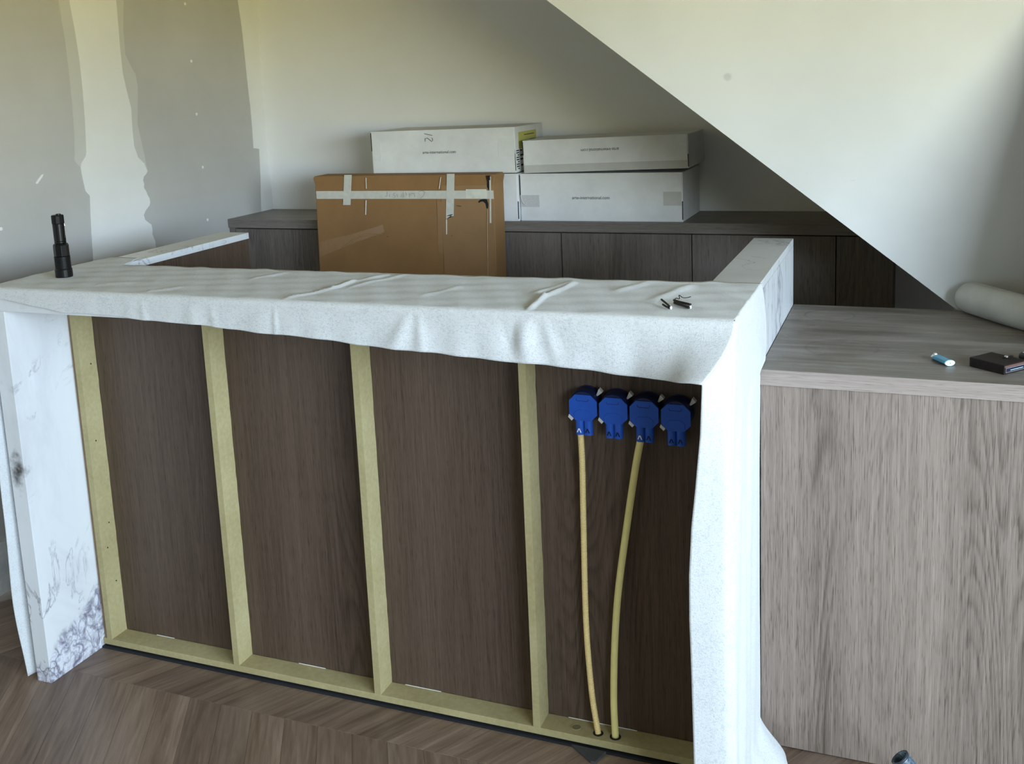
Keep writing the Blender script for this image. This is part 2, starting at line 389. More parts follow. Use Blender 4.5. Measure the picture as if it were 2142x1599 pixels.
# bottom strip with drilled holes (dark recessed sockets follow)
MB().box(XI+.001, RI-.001, Y0, YP, hs-.018, hs).build('bottom_strip', MDF, ct, bevel=.0008)
MB().box(XI, RI, .006, YP, 0, hs-.018).build('plinth', BLACKP, ct)
MB().box(XI+.001, RI-.001, -.0075, .006, 0.0, .0055).build('plinth_foil', BLACKP, ct)
def batten(x0, x1, z1):
    # slightly rough sawn back edge
    b = MB(); n = 40
    def fn(u, v):
        return (0, 0, 0)
    zs = [hs+(z1-hs)*i/n for i in range(n+1)]
    vv = []; ff = []
    for z in zs:
        j = random.uniform(-.0007, .0007)
        vv += [(x0, Y0, z), (x1, Y0, z), (x1+j, YP, z), (x0, YP, z)]
    for i in range(n):
        for k in range(4): ff.append((i*4+k, i*4+(k+1) % 4, i*4+4+(k+1) % 4, i*4+4+k))
    ff.append((3, 2, 1, 0)); ff.append(tuple(n*4+k for k in range(4)))
    return b.add(vv, ff)
for x0 in (.4579, .8946, 1.3286): batten(x0, x0+.018, HU).build('batten', MDF, ct)
b1 = batten(.016, .034, HU).build('batten', MDF, ct)
MB().box(.001, .0155, Y0+.008, YP, hs, HU).build('batten_packer', plain('packer_wood', (.30, .20, .12), .8), ct)
for z in (.19, .37, .62, .84, .30):
    MB().lathe([(.0022, 0), (.0022, .0006)], (.034, .03+.012*math.sin(z*40), z), 8, 'x').build('staple_hole', DARK, b1)
# marble slabs: legs in front of the battens and the top (mitred look)
MB().box(XO, XI, YFR, YP+.11, 0.0, HU).build('marble_leg', MARB_L, ct, bevel=.0012)
MB().box(RI, RO, YFR, YP+.11, 0.0, HU).build('marble_leg', MARB, ct, bevel=.0012)
MB().box(XO, RO, YFR, YR, HU, HT).build('marble_top', MARB, ct, bevel=.0012)
# left return
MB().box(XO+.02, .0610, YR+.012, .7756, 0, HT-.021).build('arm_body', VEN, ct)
MB().box(XO, XO+.0195, YR+.012, .7776, 0, HT-.021).build('arm_cladding', MARB, ct)
MB().box(XO, .0633, YR+.0005, .7776, HT-.0205, HT).build('arm_cap', MARB, ct, bevel=.0008)
# right return
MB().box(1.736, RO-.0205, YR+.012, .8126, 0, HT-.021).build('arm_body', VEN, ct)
MB().box(RO-.020, RO, YR+.012, .8146, 0, HT-.021).build('arm_cladding', MARB_R, ct)
MB().box(1.7341, RO, YR+.0005, .8146, HT-.0205, HT).build('arm_cap', MARB, ct, bevel=.0008)
# pipe holes in the bottom strip
for x, y, r in ((1.484, .024, .0125), (1.5262, .0235, .0135)):
    MB().lathe([(r, 0), (r, .0006)], (x, y, hs-.0001), 20).build('pipe_hole', DARK, ct)
MB().lathe([(.0125, 0), (.0125, .0012), (.0105, .0012), (.0105, .0002)], (1.4273, .030, hs-.0002), 20).build('plugged_hole', MDF, ct)
MB().lathe([(.0105, 0), (.0105, .0005)], (1.4273, .030, hs), 20).build('hole_bottom', plain('mdf_dark', (.2, .17, .09), .9), ct)
# sawdust line along the panel foot
for i in range(9):
    x = random.uniform(.1, 1.7); l = random.uniform(.04, .12)
    if any(abs(x+l/2-q) < .08 for q in (.0, .467, .903, 1.337)): continue
    MB().tube([(x, YP-.0008, hs+.0006), (x+l/2, YP-.0014, hs+.001), (x+l, YP-.0008, hs+.0006)], .0009, 5).build('sawdust_line', FILL, ct)

# ------------------------------------------------------------------ felt sheet over the counter
zb_tab = [(-.06,1.079),(0,1.075),(.2156,1.0495),(.363,1.047),(.62,1.036),(.857,1.025),(1.21,1.005),(1.417,.9977),(1.627,.9865),(1.80,.976),(1.85,.976)]
yr_tab = [(-.06,.262),(.052,.249),(.070,.205),(.092,.1447),(.33,.1404),(1.053,.1372),(1.72,.1462),(1.7384,.158),(1.85,.155)]
folds = [(.42,-.02,.018,.006),(.455,.015,.012,.007),(.60,0,.020,.006),(.655,.02,.012,.006),(.83,.0,.006,.006),(.80,-.02,.03,.005),(.92,.0,.05,.004),(1.165,-.05,.020,.015),(1.19,.005,.012,.007),(1.29,-.02,.03,.004),(1.385,.035,.016,-.008),(1.432,-.018,.020,.017),(1.47,.035,.014,.007),(1.33,.03,.04,.004),(1.57,.02,.05,.006),(.20,.02,.03,.003),(.30,0,.02,.004)]
ridges = [((.845,-.195),(.90,-.06),.005,.0045),((.90,-.06),(.90,.03),.006,.005),((.905,.02),(.95,.12),.006,.004),((.93,-.03),(.99,.12),.007,.003),((1.432,-.19),(1.42,-.06),.006,.006),((1.42,-.06),(1.44,.08),.008,.0045),((1.39,-.04),(1.43,.10),.010,.003),((1.56,.02),(1.60,.12),.012,.003),((1.66,-.05),(1.70,.10),.014,.0035),((.62,.02),(.66,.1),.008,.003),((.45,-.17),(.50,-.12),.006,.004),((.25,-.12),(.33,-.08),.005,.003),((1.15,-.1),(1.19,.0),.01,.002)]
def segd(x, y, a, b):
    ax, ay = a; bx, by = b; dx, dy = bx-ax, by-ay
    t = min(1, max(0, ((x-ax)*dx+(y-ay)*dy)/(dx*dx+dy*dy))); return math.hypot(x-ax-t*dx, y-ay-t*dy)
TZ = HT+.0022; FY = YFR-.006; RC = .010
def flap_bulge(x, t): return .090*t**1.5*smooth(1.58, 1.845, x)**1.5
def felt_main(u, v):
    X = -.056+(1.8475+.056)*u
    yr, zb = lerp_tab(yr_tab, X), lerp_tab(zb_tab, X)
    yr += .0025*math.sin(X*37)+.0015*math.sin(X*91)
    zb += .0012*math.sin(X*21+1)+.0006*math.sin(X*53)
    zb += .30*flap_bulge(X, 1)
    if v < .5:       # lying on the top
        s = v/.5; y = yr+(FY+RC-yr)*s
        z = TZ
        for a, b2, wd, h in ridges:
            d = segd(X, y, a, b2)
            if d < 3*wd: z += h*math.exp(-(d/wd)**2)*smooth(-.205, -.17, y)*smooth(0, .04, yr-y+.01)
        z += .0006*math.sin(X*60+y*35)+.0006*math.sin(X*23-y*80)
        return (X, y, z+.0012)
    if v < .58:
        a = (v-.5)/.08*math.pi/2
        return (X, FY+RC-RC*math.sin(a), TZ+.0012-RC+RC*math.cos(a))
    t = (v-.58)/.42; z0 = TZ+.0012-RC; z = z0+(zb-z0)*t
    y = FY-flap_bulge(X, t)
    drop = (z0-z)/.12
    for xc, sl, wd, am in folds:
        y -= am*.8*min(1, drop*2.2)*(1-.55*t)*math.exp(-((X-xc-sl*drop)/(wd*(.7+.8*drop)))**2)
    y -= .006*drop+.0015*math.sin(X*75)*drop
    # corner ear leans inwards towards the ridge
    Xs = X-.044*t**1.7*smooth(1.70, 1.8475, X)
    return (Xs, min(y, FY-.0005), z)
fb = MB().grid(felt_main, 420, 60)
# right flap: hangs down the outer side of the right leg and wraps round its front edge
ridge = [felt_main(1, .5+.5*k/60) for k in range(61)]      # shared fold with the front flap
rend = ridge[-1]
free = [(0,1.770,-.245),(.26,1.767,-.245),(.41,1.765,-.246),(.51,1.763,-.247),(.605,1.764,-.248),(.705,1.770,-.249),(.777,1.778,-.250),(.89,1.790,-.256),(rend[2],rend[0],rend[1])]
free += [(q[2], q[0], q[1]) for q in ridge[::-1][1:]]
ZTOP = ridge[0][2]
def frz(z, k): return lerp_tab([(a[0], a[k]) for a in free], z)
def felt_right(u, v):
    # v 0 top -> 1 bottom, u 0 free front edge -> 1 rear edge
    z = ZTOP-(ZTOP-.004)*v**1.15
    fx, fy = frz(z, 1), frz(z, 2)
    low = smooth(.11, .0, z); tp_ = smooth(1.090, ZTOP, z)
    rearY = lerp_tab([(0,.108),(.06,.118),(.2,.122),(.4,.124),(.86,.128),(.9,.134),(.918,.205),(.95,.226),(1.0,.222),(1.06,.19),(1.0915,.160),(1.105,.154)], z)
    rearX = RO+.0060+.055*low**1.5
    k = smooth(ZTOP, .95, z)
    cx, cy = RO+.0075+.02*low, YFR-.004-.030*k
    L1 = math.hypot(cx-fx, cy-fy); L2 = rearY-cy; s = u*(L1+L2)
    r = .022
    if s < L1: t = s/max(L1, 1e-6); X = fx+(cx-fx)*t; Y = fy+(cy-fy)*t
    else: t = (s-L1)/L2; X = cx+(rearX-cx)*t; Y = cy+L2*t
    d = abs(s-L1)
    if d < r: q = (1-d/r)**2*k; X -= .006*q; Y += .006*q
    am = smooth(1.06, .75, z)*smooth(0, .12, u)
    X += am*(.0035*math.sin(u*16+z*2.3)+.002*math.sin(u*37-z*4)+.004*smooth(.55, .62, u)*smooth(.78, .68, u))
    if Y > YFR-.002: X = max(X, RO+.0035)
    elif X < RO+.003: Y = min(Y, YFR-.004)
    X += low*.015*math.sin(u*9)*u
    if Y > .126 and z < .917: Y = .126
    if u > .0 and tp_ > 0: X = X*(1-tp_)+(RO+.0058)*tp_
    return (X, Y, z)
fb.grid(felt_right, 100, 170)
# left flap: hangs outside the left leg, its front edge curling out
def felt_left(u, v):
    z = 1.0915-(1.0915-.012)*v
    fl_ = -.072-.006*math.sin(z*9+.5)-.010*smooth(.9, .3, z)*smooth(.0, .3, z)
    fx = fl_+.012*smooth(.5, .75, z)
    t = u**.9
    Y = -.216+.010*smooth(.0, .25, 0.25-z)+(.245+.216)*u
    X = fx+(XO-.0065-fx)*smooth(0, .16, u)
    if v < .02: X = XO-.006
    return (X, Y, z)
fb.grid(felt_left, 60, 110)
ft = fb.build('felt_sheet', FELT, None, smooth=True, solid=.0022)
tag(ft, 'white fleecy felt protection sheet draped over the reception counter and hanging down both ends', 'felt sheet')

# ------------------------------------------------------------------ right worktop unit
HW = .9133; YW = .1409
wk = empty('worktop_cabinet', (2.5, .5, 0), 'greyish oak cabinet with a thick wooden worktop at the right end of the counter', 'cabinet')
MB().box(RO+.004, 2.595, YW+.006, YW+.024, .004, HW-.0365).build('front_panel', VEN_R, wk, bevel=.0006)
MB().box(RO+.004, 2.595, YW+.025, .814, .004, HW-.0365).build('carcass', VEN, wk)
def top_mat():
    t = NT('worktop_wood')
    fine = t.noise(t.map((9, 180, 180)), 1, 3, .6); mid = t.noise(t.map((2.5, 38, 38)), 1, 4, .6, .4); bro = t.noise(t.map((2.5, 9, 1)), 1.2, 5, .65, .8)
    v = t.math('MULTIPLY_ADD', fine, .3, t.math('MULTIPLY_ADD', mid, .35, t.math('MULTIPLY', bro, .4)))
    c = t.ramp(v, [(.38, (.12, .100, .085)), (.53, (.20, .174, .152)), (.70, (.31, .278, .25))])
    # dried ring stains left by pots
    def ring(cx, cy, r, wd, k):
        nonlocal c
        d = t.n('ShaderNodeVectorMath'); d.operation = 'DISTANCE'; t.l(t.map((1, 1, 0)), d.inputs[0]); d.inputs[1].default_value = (cx, cy, 0)
        q = t.math('ABSOLUTE', t.math('SUBTRACT', t.math('MULTIPLY_ADD', t.noise(t.co, 25, 3), .01, d.outputs['Value']), r))
        m = t.math('MULTIPLY', t.ramp(q, [(0., 1.), (wd, 0.)]), t.ramp(t.noise(t.co, 14, 3), [(.35, 0.), (.6, k)]))
        c = t.mix(m, c, (.10, .095, .09))
    ring(1.947, .695, .068, .004, .7); ring(2.00, .36, .085, .006, .5)
    dust = t.ramp(t.noise(t.map((1, 2.2, 1), (2, 3, 0)), 7, 5, .7, 1), [(.52, 0.), (.72, .22)])
    c = t.mix(dust, c, (.42, .43, .43))
    r = t.ramp(bro, [(.3, .36), (.7, .55)])
    t.bump(v, .1, .001)
    return t.fin(c, r, .3)
MB().box(RO+.002, 2.595, YW, .816, HW-.0355, HW).build('worktop', top_mat(), wk, bevel=.0008)
MB().box(RO+.0021, 2.595, YW-.0008, YW+.0006, HW-.0352, HW-.0004).build('edge_band', VEN_E, wk)

# ------------------------------------------------------------------ back cabinet row
HB, YK = 1.0396, 1.5089
bt = MB().box(XL+.001, 2.088, YK, YB-.001, HB-.037, HB).build('back_worktop', VEN_X, None, bevel=.0008)
tag(bt, 'long dark oak top board of the cabinet row along the back wall', 'worktop')
xs = [-.5397, -.0511, .4376, .9265, 1.4153, 1.9041, 2.088]
lab = ['dark oak cabinet in the left corner of the back row beside the carton', 'dark oak back cabinet mostly hidden behind the left half of the brown carton',
       'dark oak back cabinet behind the right half of the brown carton', 'dark oak back cabinet with clear grain right of the carton, under the white boxes',
       'dark oak back cabinet in the shade behind the right marble return', 'dark oak back cabinet in the black space under the stairs']
for i in range(6):
    a, b_ = xs[i], xs[i+1]
    e = empty('sideboard_cabinet', ((a+b_)/2, 1.68, 0), lab[i], 'cabinet', 'oak cabinets along the back wall')
    MB().box(a+.001, b_-.001, YK+.026, YB-.002, .06, HB-.041).build('carcass', VEN_B, e)
    MB().box(a+.0018, b_-.0018, YK+.006, YK+.025, .10, HB-.042).build('door', VEN_B, e, bevel=.0006)
    MB().box(a+.001, b_-.001, YK+.05, YB-.01, 0.0, .0595).build('plinth', BLACKP, e)
tag(MB().box(XL+.001, -.541, YK+.008, YB-.002, 0, HB-.038).build('trim_1', VEN_B), kind='structure')

# ------------------------------------------------------------------ boxes
def card_mat(name, c, rough=.75):
    t = NT(name); n = t.noise(t.map((1, 1, 1)), 6, 5, .6); h = t.wave(t.map((1, 1, 1)), 60, .5, 1, 1, 'X')
    col = t.ramp(n, [(.3, tuple(q*.88 for q in c)), (.7, tuple(min(1, q*1.08) for q in c))])
    t.bump(t.math('MULTIPLY_ADD', h, .15, n), .08, .003); return t.fin(col, rough, .3)
BROWN = card_mat('brown_cardboard', (.285, .155, .062)); BROWN2 = card_mat('brown_cardboard_flap', (.31, .18, .085))
WHITEC = card_mat('white_cardboard', (.77, .78, .785)); WHITE2 = card_mat('grey_white_board', (.58, .575, .555))
INK = plain('black_ink', (.02, .02, .025), .6); PENCIL = plain('pencil_grey', (.24, .24, .225), .7)
TAPE = plain('masking_tape', (.60, .59, .53), .6, .3, .06, 60)
CLEAR = plain('clear_tape', (.34, .20, .10), .12, .6, .05, 20); CLEARW = plain('clear_tape_on_white', (.76, .78, .775), .2, .5, .04)
def strokes(name, lines, rad, mat, parent, y):
    b = MB()
    for ln in lines: b.tube([(x, y, z) for x, z in ln], rad, 5)
    return b.build(name, mat, parent)
def text(body, size, mat, parent, mw, name='printed_text'):
    cu = bpy.data.curves.new('t', 'FONT'); cu.body = body; cu.size = size; cu.align_x = 'CENTER'; cu.align_y = 'CENTER'; cu.extrude = .0002
    o = bpy.data.objects.new('t', cu); COL.objects.link(o); bpy.context.view_layer.update()
    me = bpy.data.meshes.new_from_object(o.evaluated_get(bpy.context.evaluated_depsgraph_get())); bpy.data.objects.remove(o)
    me.transform(mw); return link(name, me, mat, parent)
RX = Matrix.Rotation(math.pi/2, 4, 'X')
# brown carton standing on the floor in front of the cabinets
FYc = 1.40
ca = empty('brown_carton', (.33, 1.45, 0), 'tall brown cardboard carton taped shut, standing on the floor against the back cabinets', 'box')
def carton():
    b = MB(); n = 24
    zs = [0.0, .3, .6, .85, 1.0, 1.15, 1.195, 1.222, 1.230]
    vv = []; 
    for z in zs:
        k = smooth(1.19, 1.222, z); xl = -.075+.018*z+(-.008 if z > 1.20 and z < 1.229 else 0); xr = .700+.0095*z+(.006 if z > 1.20 and z < 1.229 else 0)
        yf = FYc-.004*math.sin(z*2.6)
        vv += [(xl, yf, z), (xr, yf, z), (xr, 1.498, z), (xl, 1.498, z)]
    ff = [(3, 2, 1, 0), tuple(len(vv)-4+k for k in range(4))]
    for i in range(len(zs)-1):
        for k in range(4): ff.append((i*4+k, i*4+(k+1) % 4, i*4+4+(k+1) % 4, i*4+4+k))
    return b.add(vv, ff)
carton().build('carton_body', BROWN, ca, bevel=.003)
yt = lambda z: FYc-.004*math.sin(z*2.6)
def face_strip(x0, x1, z0, z1, th, name, mat, off=0., skew=0.):
    n = 14; b = MB(); vv = []; ff = []
    for i in range(n+1):
        z = z0+(z1-z0)*i/n; y = yt(z)-off; s = skew*(1-i/n)
        vv += [(x0+s, y-th, z), (x1+s, y-th, z), (x1+s, y, z), (x0+s, y, z)]
    for i in range(n):
        for k in range(4): ff.append((i*4+k, i*4+(k+1) % 4, i*4+4+(k+1) % 4, i*4+4+k))
    ff += [(3, 2, 1, 0), tuple(n*4+k for k in range(4))]
    return b.add(vv, ff).build(name, mat, ca)
face_strip(.4975, .7075, .02, 1.19, .0022, 'side_flap', BROWN2, skew=-.012)
face_strip(-.049, .7105, 1.140, 1.171, .0006, 'tape_band', TAPE, .0024)
face_strip(.084, .118, 1.116, 1.234, .0006, 'tape_strip', TAPE, .0032, skew=-.014)
face_strip(.525, .557, 1.075, 1.234, .0006, 'tape_strip', TAPE, .0032, skew=-.012)
MB().prism([(.513, 1.076), (.545, 1.076), (.544, 1.083), (.513, 1.063)], 'y', yt(1.07)-.0040, yt(1.07)-.0030).build('tape_tail', TAPE, ca)
face_strip(.6965, .7030, 1.05, 1.222, .0006, 'tape_strip', TAPE, .0032, skew=-.006)
face_strip(.60, .683, 1.143, 1.176, .0005, 'tape_patch', plain('tape_patch', (.68, .67, .59), .6), .0031)
# glossy clear tape with wrinkles
MB().prism([(-.055, .905), (-.050, .968), (.10, 1.000), (.24, 1.040), (.245, 1.010), (.20, .995), (.08, .955)], 'y', yt(.98)-.0012, yt(.98)+.0002).build('clear_tape', CLEAR, ca)
for pts in (([(.05, .947), (.11, .985), (.16, 1.004), (.235, 1.000)]), ([(.07, .952), (.13, .988), (.17, .997), (.22, .995)])):
    strokes('tape_wrinkle', [pts], .0012, CLEAR, ca, yt(.98)-.0014)
GLINT = plain('tape_glint_paint', (.75, .72, .66), .08, .8, .04)  # pale strokes: highlights on the tape painted as colour
for pts, r in ((([(.180, 1.222), (.1785, 1.18)]), .0016), (([(.174, 1.135), (.168, 1.078)]), .0022), (([(.500, 1.222), (.490, 1.178)]), .0016), (([(.514, 1.062), (.511, 1.005)]), .0022)):
    strokes('painted_glint', [pts], r, GLINT, ca, yt(1.1)-.0030)
MB().prism([(.4, .93), (.498, .93), (.498, 1.13), (.478, 1.13), (.474, 1.0), (.4715, .935)][1:], 'y', yt(1.0)-.0012, yt(1.0)+.0002).build('clear_tape', CLEAR, ca)
# torn corner and gouge
MB().prism([(.6835,1.226),(.699,1.227),(.700,1.20),(.695,1.185),(.692,1.17),(.686,1.185),(.688,1.205)], 'y', yt(1.2)-.0037, yt(1.2)-.002).build('torn_corner', DARK, ca)
MB().prism([(.648,1.128),(.656,1.137),(.672,1.140),(.683,1.138),(.688,1.120),(.686,1.105),(.681,1.104),(.678,1.122),(.669,1.130),(.660,1.130),(.652,1.126)], 'y', yt(1.12)-.0040, yt(1.12)-.0015).build('torn_hole', DARK, ca)
strokes('crease_line', [[(.684, 1.10), (.680, 1.04), (.672, .80), (.668, .6)]], .0012, plain('torn_paper', (.5, .36, .23), .8), ca, yt(.9)-.0028)
SCF = plain('dark_scuff', (.12, .06, .03), .8)
for q in ([(.56, 1.115), (.578, 1.112)], [(.255, .992), (.262, .994)], [(.531, 1.0), (.536, 1.0)]): strokes('scuff', [q], .0011, SCF, ca, yt(1.05)-.0028)
# pencilled marks on the tape band: traced stroke by stroke
def tp(px, py): return (.208+(px/11.9-0)*.0020765, 1.2065-(py/11.9)*.00187)
S = [[(290,365),(360,345)],[(345,250),(345,330)],[(400,310),(400,370)],[(545,280),(500,290),(495,320),(540,345),(535,385),(490,395)],[(590,300),(600,380)],[(680,385),(700,300),(722,390),(745,260),(757,385)],[(800,265),(835,330),(800,335)],[(890,385),(890,290),(945,287)],[(900,325),(940,323)],[(950,290),(1030,285)],[(1000,310),(1030,350),(1010,380)],[(1105,285),(1120,290)],[(1130,250),(1180,228),(1235,235),(1268,268),(1235,340),(1160,405)]]
strokes('pencil_marks', [[tp(*q) for q in ln] for ln in S], .0007, PENCIL, ca, yt(1.15)-.0031)

def white_box(name, label, cx, cy, z0, w_, d_, h_, rz, tilt=0, lid=None):
    e = empty(name, (cx, cy, z0), label, 'box', 'white cartons on the back cabinets')
    T = Matrix.Translation((cx, cy, z0)) @ Matrix.Rotation(rz, 4, 'Z') @ Matrix.Rotation(tilt, 4, 'Y')
    b = MB().box(-w_/2, w_/2, -d_/2, d_/2, 0, h_); b.xf(T); b.build('box_body', WHITEC, e, bevel=.0025)
    # front flap panel, slightly proud, and the dark slots at its ends
    MB().box(-w_/2+.004, w_/2-.004, -d_/2-.0018, -d_/2, .004, h_-.004).xf(T).build('front_flap', WHITEC, e, bevel=.0012)
    for s in (-1, 1):
        x = s*(w_/2-.0015)
        MB().box(x-.0012, x+.0012, -d_/2-.0012, -d_/2+.002, h_*.05 if s > 0 else h_*.55, h_*.42 if s > 0 else h_*.97).xf(T).build('slot', DARK, e)
    return e, T
Yb = 1.52
dlo = YB-.012-Yb
# lower left box (mostly hidden), box marked 12 above it
e, T = white_box('white_carton', 'white cardboard box peeking out behind the right edge of the brown carton', .457, Yb+dlo/2, HB, .606, dlo, .181, 0)
e, T = white_box('white_carton', 'long white cardboard box marked 12, topmost above the brown carton', .451, Yb+dlo/2-.004, HB+.1825, .612, dlo-.006, .172, 0, -.006)
yq = -(dlo-.006)/2-.0022
def on(T, x, z, y=None): return T @ Matrix.Translation((x, yq if y is None else y, z)) @ RX
text('arte-international.com', .0158, INK, e, on(T, -.009, .085))
b = MB()
for ln in ([(-.068, .158), (-.034, .150)], [(-.066, .128), (-.066, .138), (-.056, .141), (-.046, .133), (-.038, .127), (-.033, .132), (-.036, .141)]):
    b.tube([(x, yq-.0004, z) for x, z in ln], .0010, 5)
b.xf(T).build('handwritten_number', INK, e)
MB().box(-.296, -.262, yq-.0004, yq+.0006, .058, .124).xf(T).build('clear_tape', CLEARW, e)
MB().box(.238, .304, yq-.0004, yq+.0006, .062, .132).xf(T).build('clear_tape', CLEARW, e)
YEL = plain('yellow_label', (.55, .53, .16), .6, .3, .05); LABW = plain('label_paper', (.8, .81, .81), .5)
xr_ = .306
MB().box(xr_, xr_+.0008, -.120, .075, .095, .150).xf(T).build('yellow_sticker', YEL, e)
MB().box(xr_, xr_+.0009, -.120, -.060, .020, .095).xf(T).build('yellow_sticker', YEL, e)
MB().box(xr_, xr_+.0012, -.158, -.062, .006, .088).xf(T).build('barcode_label', LABW, e)
for k in range(9):
    z = .012+k*.0085
    MB().box(xr_+.0010, xr_+.0016, -.150+(.012 if k % 3 == 0 else 0), -.122, z, z+.0042).xf(T).build('barcode_bar', INK, e)
for z, y0_, y1_ in ((.078, -.110, -.09), (.060, -.112, -.075), (.045, -.112, -.08), (.022, -.105, -.07)):
    MB().box(xr_+.0010, xr_+.0016, y0_, y1_, z, z+.006).xf(T).build('label_print', INK, e)
for z, y0_, y1_ in ((.112, -.09, -.03), (.114, .0, .06), (.135, -.06, .05)):
    MB().box(xr_+.0006, xr_+.0012, y0_, y1_, z, z+.004).xf(T).build('label_print', plain('label_ink', (.16, .15, .05), .7), e)
# right stack
Yc = 1.532; d2 = YB-.014-Yc
e, T = white_box('white_carton', 'large white cardboard box with a label strip, lower of the two right of the carton', 1.0725, Yc+d2/2, HB, .620, d2, .179, 0, 0)
yq = -d2/2-.0022
text('arte-international.com', .0160, INK, e, on(T, -.031, .088))
MB().box(-.306, -.232, yq-.0004, yq+.0006, .054, .099).xf(T).build('label_strip', plain('print_strip', (.60, .60, .61), .35, .4, .12, 240), e)
b = MB().tube([(-.306, yq-.001, .098), (-.301, yq-.003, .078), (-.293, yq-.003, .064), (-.284, yq-.001, .060)], .0014, 6).xf(T).build('painted_glint', GLINT, e)
MB().box(.24, .305, yq-.0004, yq+.0006, .06, .11).xf(T).build('clear_tape', WHITE2, e)
# upper box is a lid-and-base box, tilted a little
e, T = white_box('white_carton', 'white cardboard box with grey base band, upper of the two beneath the stairs', 1.0925, Yc+d2/2-.006, HB+.187, .622, d2-.01, .122, .012, -.018)
yq = -(d2-.01)/2-.0022
MB().box(-.306, .306, yq-.0006, yq+.0008, .001, .030).xf(T).build('base_band', WHITE2, e)
text('arte-international.com', .0160, INK, e, on(T, -.012, .078, yq) @ Matrix.Rotation(math.pi, 4, 'Z'))

# ------------------------------------------------------------------ hollow-wall socket boxes and conduits
BLUE = plain('blue_plastic', (.012, .085, .46), .45, .4, .06, 50); NAVY = plain('shaded_blue_plastic', (.004, .012, .06), .4, .4, .1)  # navy: shadow on the drums painted into the blue plastic
CLAW = plain('grey_claw', (.60, .58, .55), .6); GROOVE = plain('moulding_groove', (.004, .03, .20), .6)
bx = [1.4725, 1.5425, 1.6125, 1.6825]; bz = [.8365, .8345, .8325, .8305]
tags = ['with the ribbed conduit, leftmost of the row', 'second from the left, without conduit', 'with the smooth yellow conduit, third from the left', 'at the right end of the row, without conduit']
YPL = .0205
def oct_(w_, h_, c): return [(-w_+c, -h_), (w_-c, -h_), (w_, -h_+c), (w_, h_-c), (w_-c, h_), (-w_+c, h_), (-w_, h_-c), (-w_, -h_+c)]
for i in range(4):
    cx, cz = bx[i], bz[i]
    e = empty('junction_box', (cx, .05, cz), 'blue socket box on the counter panel '+tags[i], 'socket box', 'blue socket boxes')
    MB().lathe([(.0345, 0), (.0345, .003), (.0325, .003), (.0315, .036)][::-1], (cx, YP-.036-.0005, cz), 36, 'y')
    p = MB(); p.lathe([(.0300, -.0385), (.0325, -.034), (.0330, -.004), (.0345, -.003), (.0345, 0)], (cx, YP-.0003, cz+.003), 40, 'y').build('box_drum', NAVY, e)
    MB().prism([(cx+x, cz-.004+z) for x, z in oct_(.0325, .0305, .0145)], 'y', YPL, YPL+.004).build('cover_plate', BLUE, e, bevel=.0008)
    for s in (-1, 1):
        sx = cx-.0006+s*.0098; b = MB()
        b.tube([(sx, .0305, cz-.022), (sx, .0305, cz-.068)], .0103, 24, cap=True)
        so = b.build('conduit_socket', BLUE, e, smooth=False)
        for a, q in (((-.004, -.0615), (-.0005, -.0525)), ((.0005, -.0525), (.0045, -.0620))):
            MB().tube([(sx+a[0], .0200, cz+a[1]), (sx+q[0], .0198, cz+q[1])], .0013, 6).build('latch_slot', NAVY if not (s < 0 and i in (0, 2)) else LABW, so)
    MB().prism([(cx-.020, cz-.030), (cx+.0195, cz-.030), (cx+.0205, cz-.017), (cx+.012, cz-.009), (cx-.012, cz-.009), (cx-.0215, cz-.017)], 'y', YPL-.0010, YPL).build('socket_cover', BLUE, e, bevel=.0008)
    b = MB().tube([(cx-.015, YPL, cz+.0175), (cx-.0145, YPL, cz+.0135), (cx-.012, YPL, cz+.0120), (cx+.010, YPL, cz+.0118), (cx+.0125, YPL, cz+.0135), (cx+.013, YPL, cz+.0175)], .0006, 6).build('knockout_groove', GROOVE, e)
    # fixing claws
    MB().hexa([(cx+.026, .040, cz+.022), (cx+.0285, .040, cz+.0195), (cx+.0285, .052, cz+.0195), (cx+.026, .052, cz+.022)],
              [(cx+.0335, .036, cz+.0385), (cx+.0415, .036, cz+.0300), (cx+.0415, .050, cz+.0300), (cx+.0335, .050, cz+.0385)]).build('fixing_claw', CLAW, e, bevel=.0006)
    MB().hexa([(cx-.0355, .020, cz-.0275), (cx-.0270, .020, cz-.0355), (cx-.0270, .034, cz-.0355), (cx-.0355, .034, cz-.0275)],
              [(cx-.0330, .020, cz-.0205), (cx-.0225, .020, cz-.0300), (cx-.0225, .034, cz-.0300), (cx-.0330, .034, cz-.0205)]).build('fixing_claw', CLAW, e, bevel=.0006)
def catmull(pts, n=10):
    P = [Vector(p) for p in pts]; P = [2*P[0]-P[1]]+P+[2*P[-1]-P[-2]]; out = []
    for i in range(1, len(P)-2):
        a, b, c, d = P[i-1:i+3]
        for k in range(n):
            t = k/n; out.append(.5*((2*b)+(c-a)*t+(2*a-5*b+4*c-d)*t*t+(3*b-a-3*c+d)*t**3))
    out.append(P[-2]); return out
YEL1 = plain('ribbed_yellow_pvc', (.82, .64, .30), .5, .35, .05); YEL2 = plain('yellow_pvc', (.80, .69, .28), .42, .4, .05)
sx0, sx2 = bx[0]-.0104, bx[2]-.0104
path = catmull([(sx0, .0305, bz[0]-.062), (1.4625, .0345, .70), (1.4590, .040, .5417), (1.4575, .040, .3023), (1.468, .033, .13), (1.484, .024, .0282)], 260)
